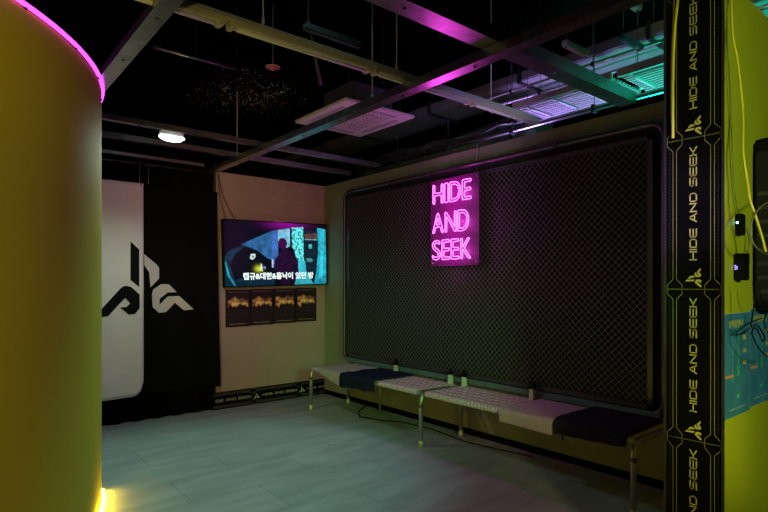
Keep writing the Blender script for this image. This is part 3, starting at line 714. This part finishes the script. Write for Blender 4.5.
# ------------------------------------------------------------------ benches
def bench(y0, y1, label, hoops, extra_legs, clamps):
    SX0, SX1, SZ = 3.215, 3.70, .452
    t = thing('bench', label, 'bench', ((SX0+SX1)/2, (y0+y1)/2, 0), 'woven strap benches along the fence')
    for y in hoops:
        pts = [(SX0, y, .0)]; r = .085
        for k in range(7): a = R(180-90*k/6); pts.append((SX0+r+r*math.cos(a), y, SZ-r+r*math.sin(a)))
        for k in range(7): a = R(90-90*k/6); pts.append((SX1+.02-r+r*math.cos(a), y, SZ-r+r*math.sin(a)))
        pts.append((SX1+.02, y, 0)); o = MB().tube(pts, .018, 12).build('end_frame', M['chrome'], t)
        for x in (SX0, SX1+.02): MB().lathe([(.001, 0), (.021, 0), (.021, .045), (.018, .047)], (x, y, 0.0), 12).build('foot', M['cream_plastic'], o)
        for x in (SX0,): MB().lathe([(.0195, 0), (.0195, .03)], (x, y, SZ-.12), 12).build('collar', M['dark_steel'], o)
    for y in extra_legs: MB().tube([(SX1+.02, y, 0), (SX1+.02, y, SZ)], .015, 10).build('leg', M['chrome'], t)
    for x in (SX0+.015, SX1-.01): MB().tube([(x, y0+.02, SZ), (x, y1-.02, SZ)], .016, 10).build('seat_rail', M['chrome'], t)
    mb = MB(); p = .034; k = 0; y = y0+.055; xa, xb = SX0+.015, SX1-.01; long_x = [xa+.045+i*.046 for i in range(10)]
    while y < y1-.05:
        pr = []
        for q in range(9): a = R(250-20*q); pr.append((xa+.021*math.cos(a), SZ+.021*math.sin(a)))
        for i, lx in enumerate(long_x): pr.append((lx, SZ+.021+(.0014 if (i+k) % 2 else -.0014)))
        for q in range(9): a = R(90-20*q); pr.append((xb+.021*math.cos(a), SZ+.021*math.sin(a)))
        vv = []
        for x, z in pr: vv += [(x, y, z), (x, y+p-.005, z)]
        mb.add(vv, [(2*i, 2*i+1, 2*i+3, 2*i+2) for i in range(len(pr)-1)], 0, True); y += p; k += 1
    kk = k
    for i, lx in enumerate(long_x):
        vv = []
        for k in range(kk+1):
            z = SZ+.0215-(.0022 if (i+k) % 2 else -.0022); yy = y0+.055+k*p-.002+p/2-.015
            vv += [(lx-.010, min(yy, y1-.05), z), (lx+.010, min(yy, y1-.05), z)]
        mb.add(vv, [(2*q, 2*q+1, 2*q+3, 2*q+2) for q in range(kk)], 1, True)
    o = mb.build('webbing', [M['web'], M['web2']], t); so = o.modifiers.new('thick', 'SOLIDIFY'); so.thickness = .003
    for y in clamps:
        o = MB().add(*wedge(3.69, y)).build('bracket', M['cream_plastic'], t)
        MB().box((3.665, y-.03, .555), (3.715, y+.03, .595), bev=.010).box((3.68, y-.015, .58), (3.70, y+.012, .62), bev=.006).build('knob', M['blk_plastic'], o)
    return t
def wedge(x, y):
    vv = [(x-.02, y-.018, .467), (x+.02, y-.018, .467), (x+.02, y+.018, .467), (x-.02, y+.018, .467), (x-.012, y-.014, .565), (x+.012, y-.014, .565), (x+.012, y+.02, .565), (x-.012, y+.02, .565)]
    return vv, [(0, 3, 2, 1), (4, 5, 6, 7), (0, 1, 5, 4), (1, 2, 6, 5), (2, 3, 7, 6), (3, 0, 4, 7)]
bench(3.40, 5.20, 'woven strap bench on tube legs nearest the television wall', (5.18, 3.40), (4.58,), (4.28, 3.50))
bench(1.53, 3.385, 'woven strap bench on tube legs nearest the black partition', (1.55,), (), (3.33, 2.60))

def drape(name, label, cat, y0, y1, xb, xf, z, hem0, hem1, m, th, seed, wob=.006, curl=.02, ragged=0.0):
    t = thing(name, label, cat, ((xb+xf)/2, (y0+y1)/2, z)); ny, L_ = 26, 34; vv = []
    for i in range(ny+1):
        u = i/ny; y = y0+(y1-y0)*u; hem = hem0+(hem1-hem0)*u+ragged*noise.noise(Vector((u*5, seed, 0)))
        top = xb-xf-curl; arcl = curl*math.pi/2; tot = top+arcl+max(hem-curl, .002)
        for j in range(L_+1):
            s = tot*j/L_
            if s < top: x, zz = xb-s, z
            elif s < top+arcl: a = (s-top)/curl; x, zz = xf+curl-curl*math.sin(a), z-curl+curl*math.cos(a)
            else: x, zz = xf, z-curl-(s-top-arcl)
            n_ = noise.noise(Vector((x*6+seed, y*6, zz*6))); n2 = noise.noise(Vector((x*17, y*17+seed, zz*17)))
            up = n_*wob*2+n2*wob
            e = .03*noise.noise(Vector((s*4, seed*3.1, 2)))*(2*u-1)*(ragged*10+.3)
            vv.append((x-(abs(up) if s > top else 0), y+e, zz+(abs(up) if s <= top+arcl else 0)))
    mb = MB().add(vv, [(i*(L_+1)+j, i*(L_+1)+j+1, (i+1)*(L_+1)+j+1, (i+1)*(L_+1)+j) for i in range(ny) for j in range(L_)], 0, True)
    o = mb.build('cloth', m, t); so = o.modifiers.new('thick', 'SOLIDIFY'); so.thickness = th; so.offset = 1
    bm = bmesh.new(); bm.from_mesh(o.data); bm.normal_update()
    up = sum(f_.normal.z for f_ in bm.faces)
    if up < 0: bmesh.ops.reverse_faces(bm, faces=bm.faces[:])
    bm.to_mesh(o.data); bm.free()
    if th > .02:
        bv = o.modifiers.new('round', 'BEVEL'); bv.width = th*.4; bv.segments = 3
    ss = o.modifiers.new('smooth', 'SUBSURF'); ss.levels = 1; ss.render_levels = 1
    return t
drape('seat_cloth', 'pale grey cloth laid over the bench end nearest the television wall', 'cloth', 4.56, 5.0, 3.70, 3.178, .481, .13, .035, M['cloth_white'], .006, 1.0)
drape('seat_cloth', 'navy blue cloth hanging over the bench between the pale cloth and the woven seat', 'cloth', 3.99, 4.55, 3.70, 3.174, .481, .10, .13, M['cloth_navy'], .012, 2.0, ragged=.02)
drape('seat_cloth', 'mauve grey cloth draped over the bench front beside the black cushion', 'cloth', 2.07, 2.52, 3.69, 3.172, .481, .095, .085, M['cloth_pink'], .009, 3.0, wob=.004)
bk = drape('seat_cushion', 'thick black cushion on the bench end nearest the black partition', 'cushion', 1.575, 2.06, 3.67, 3.185, .481, .055, .075, M['cloth_black'], .034, 4.0, wob=.006, curl=.03, ragged=.012)
MB().tube([(3.15, 2.00, .45), (3.155, 1.99, .41), (3.15, 1.985, .375)], .006, 6).tube([(3.15, 2.00, .43), (3.15, 2.03, .425), (3.155, 2.04, .41)], .005, 6).build('tie_cord', M['cloth_black'], bk)
# scuff marks on the wall under the bench
for i, (a, b, lb) in enumerate((((488, 431), (492, 440), 'short pale scratch on the wall under the bench, left one'), ((568, 435), (572, 444), 'short pale scratch on the wall under the mauve cloth'), ((640, 455), (650, 464), 'short pale scratch on the wall under the black cushion'))):
    tag(MB().tube([onX(*a, XR-.002), onX(*b, XR-.002)], .003, 4).build('scratch', M['chalk'], origin=onX(*a, XR)), lb, 'mark', 'pale scratches on the wall under the benches')
# thin black cable on the floor under the bench
pts = [(3.78, 4.9, .008), (3.55, 4.75, .006), (3.42, 4.55, .006), (3.5, 4.3, .006), (3.62, 4.1, .006), (3.66, 3.7, .006), (3.6, 3.2, .006), (3.7, 2.6, .006)]
tag(MB().tube(pts, .006, 6).build('floor_cable', M['rubber'], origin=pts[3]), 'thin black cable lying on the floor under the benches', 'cable')

# ------------------------------------------------------------------ partition face: devices, cables, posters
YG = .80
def cab(label, pix, r, m, off=.012, cat='cable', grp=None):
    o0, o1 = off if isinstance(off, tuple) else (off, off); P_ = [onY(x, y, YG-(o0+(o1-o0)*k/(len(pix)-1))) for k, (x, y) in enumerate(pix)]; out = []
    for i in range(len(P_)-1):      # catmull-rom
        p0, p1, p2, p3 = P_[max(i-1, 0)], P_[i], P_[i+1], P_[min(i+2, len(P_)-1)]
        for q in range(6):
            s = q/6; out.append(.5*((2*p1)+(p2-p0)*s+(2*p0-5*p1+4*p2-p3)*s*s+(3*p1-p0-3*p2+p3)*s**3))
    out.append(P_[-1]); return tag(MB().tube(out, r, 8).build('cable', M[m], origin=P_[0]), label, cat, grp)
cab('bright yellow cable running down the lime wall into the black box', [(731, -8), (731.5, 10), (733, 37), (737.5, 60), (742, 100), (743.2, 125), (743.3, 154), (747.5, 182), (750, 200), (755, 214), (762, 237), (766, 252)], .0045, 'yellow_cable', (.01, .14))
cab('thin dark olive cable running down the lime wall to the upper device', [(726.8, -8), (727.5, 50), (730, 98), (732.5, 160), (735, 195), (738.5, 214)], .0022, 'olive_cable')
cab('thin olive cable looping in front of the black box', [(775, 199), (762, 206), (753, 218), (750.5, 232), (755, 246), (766, 254), (775, 256)], .0028, 'olive_cable', .125)
cab('short olive cable between the upper and the lower device', [(746, 228), (749, 238), (748, 250), (746, 256)], .0028, 'olive_cable', .02)
cab('black tangled cable hanging from the black box over the blue posters', [(753, 282), (754, 305), (751, 326), (757, 325), (764, 336), (762.5, 341), (756, 328), (752, 334), (760, 350), (768, 356), (776, 356)], .0026, 'blk_plastic', .112)
cab('thin black cable dropping beside the tangled one onto the posters', [(759, 285), (761, 300), (766, 312), (764, 322), (768, 333)], .0022, 'blk_plastic', .108)
cab('thin black cable crossing the top of the nearest blue poster', [(750, 328), (742, 334), (736, 334), (745, 326), (752, 322), (762, 318)], .0020, 'blk_plastic', .02)
def device(label, x0, x1, dep, z0, z1, led, lm):
    t = thing('network_device', label, 'device', (x0, YG, z0), 'small black devices on the lime wall')
    MB().box((x0, YG-dep, z0), (x1, YG-.0005, z1), bev=.004).build('case', M['blk_plastic'], t)
    mb = MB()
    for (y, z, s) in led: mb.box((x0-.0015, YG-y-s, z-s), (x0+.001, YG-y+s, z+s))
    mb.build('indicator_light', M[lm], t)
    mb = MB()
    for k in range(4): mb.box((x0+.006, YG-dep-.001, z0+.012+k*.012), (x1-.006, YG-dep+.001, z0+.017+k*.012))
    mb.build('port', M['rubber'], t); return t
device('small black device with a bright blue light on the lime wall, upper of two', 2.528, 2.572, .027, 1.60, 1.688, [(.010, 1.652, .0035)], 'blue_led')
device('black device with tiny violet digits on the lime wall, lower of two', 2.512, 2.556, .046, 1.415, 1.525, [(.008, 1.475, .002), (.008, 1.468, .002), (.008, 1.460, .002), (.014, 1.470, .002), (.014, 1.463, .002)], 'violet_led')
t = thing('equipment_box', 'large black box at the right picture edge, shadow built into its top, with hanging cables', 'box', (2.75, YG, 1.28))
MB().box((2.735, .70, 1.285), (3.25, YG-.001, 2.03), bev=.02).build('case', M['blk_plastic'], t)  # case built taller, its upper part standing in for the shadow above the box
MB().box((2.728, .715, 1.33), (2.736, .785, 1.97), bev=.003).build('side_plate', M['rubber'], t)
for k in range(8): MB().box((2.724, .725, 1.36+k*.06), (2.729, .775, 1.375+k*.06)).build('vent_slot', M['dark_steel'], t)
# blue posters
M['bluepic'] = picmat('blue_poster_print', False, rough=.45)
def bluepic(u, v):
    n_ = noise.noise(Vector((u*3, v*5, 1))); c = [.05+.02*n_, .27+.07*n_, .52+.08*n_]
    if .06 < v < .14 and .12 < u < .72 and noise.noise(Vector((u*26, v*9, 3))) > -.1: c = [.45, .55, .12]
    if abs(u-.30) < .014 and .3 < v < .7 and noise.noise(Vector((v*30, 2, 3))) > -.1: c = [.15, .65, .35]
    if abs(u-.52) < .016 and .15 < v < .62: c = [.08, .62, .30]
    if abs(v-.60) < .010 and .02 < u < .34: c = [.85, .38, .12]
    if .70 < u < .84 and any(abs(v-q) < .022 for q in (.24, .38, .50)): c = [.65, .65, .12]
    if .42 < u < .62 and .80 < v < .80+.04*(1-abs(u-.52)/.1): c = [.10, .75, .35]
    if abs(v-.93) < .010 and .18 < u < .8 and noise.noise(Vector((u*30, 2, 3))) > -.2: c = [.35, .55, .50]
    if .46 < u < .60 and .52 < v < .62 and noise.noise(Vector((u*30, v*30, 3))) > 0: c = [.05, .6, .25]
    return tuple(c)
for i, lb in enumerate(('blue printed poster on the lime wall, the one touching the black partition panels', 'blue printed poster on the lime wall, cut by the right picture edge')):
    x0 = 2.408+i*.297; t = thing('poster', lb, 'poster', (x0+.14, YG, .857), 'blue posters on the lime wall')
    MB().box((x0, YG-.0025, .857+.01*i), (x0+.296, YG-.0005, 1.280+.01*i)).build('paper', M['print_white'], t)
    picture('print', (x0+.001, YG-.0031, 1.279+.01*i), (.294, 0, 0), (0, 0, -.421), 60, 84, bluepic, M['bluepic'], t)
# yellow cable in front of the printed panels
def cabx(label, pix, r, m, X):
    P_ = [onX(x, y, X) for x, y in pix]; tag(MB().tube(P_, r, 8).build('cable', M[m], origin=P_[0]), label, 'cable')
cabx('thick yellow cable hanging down the black partition panels from the top', [(679, -10), (677, 8), (675, 25), (673.6, 50), (672.8, 90), (673, 138)], .0055, 'yellow_cable', 2.375)
cabx('thinner yellow cable hanging beside the thick one on the black panels', [(674.5, -10), (674, 8), (673, 25), (671.6, 60), (671.5, 110), (672.5, 134)], .003, 'yellow_cable', 2.385)
for o in COL.objects:
    if o.type == 'EMPTY' and not o.children: print('EMPTY WITHOUT PARTS', o.name)
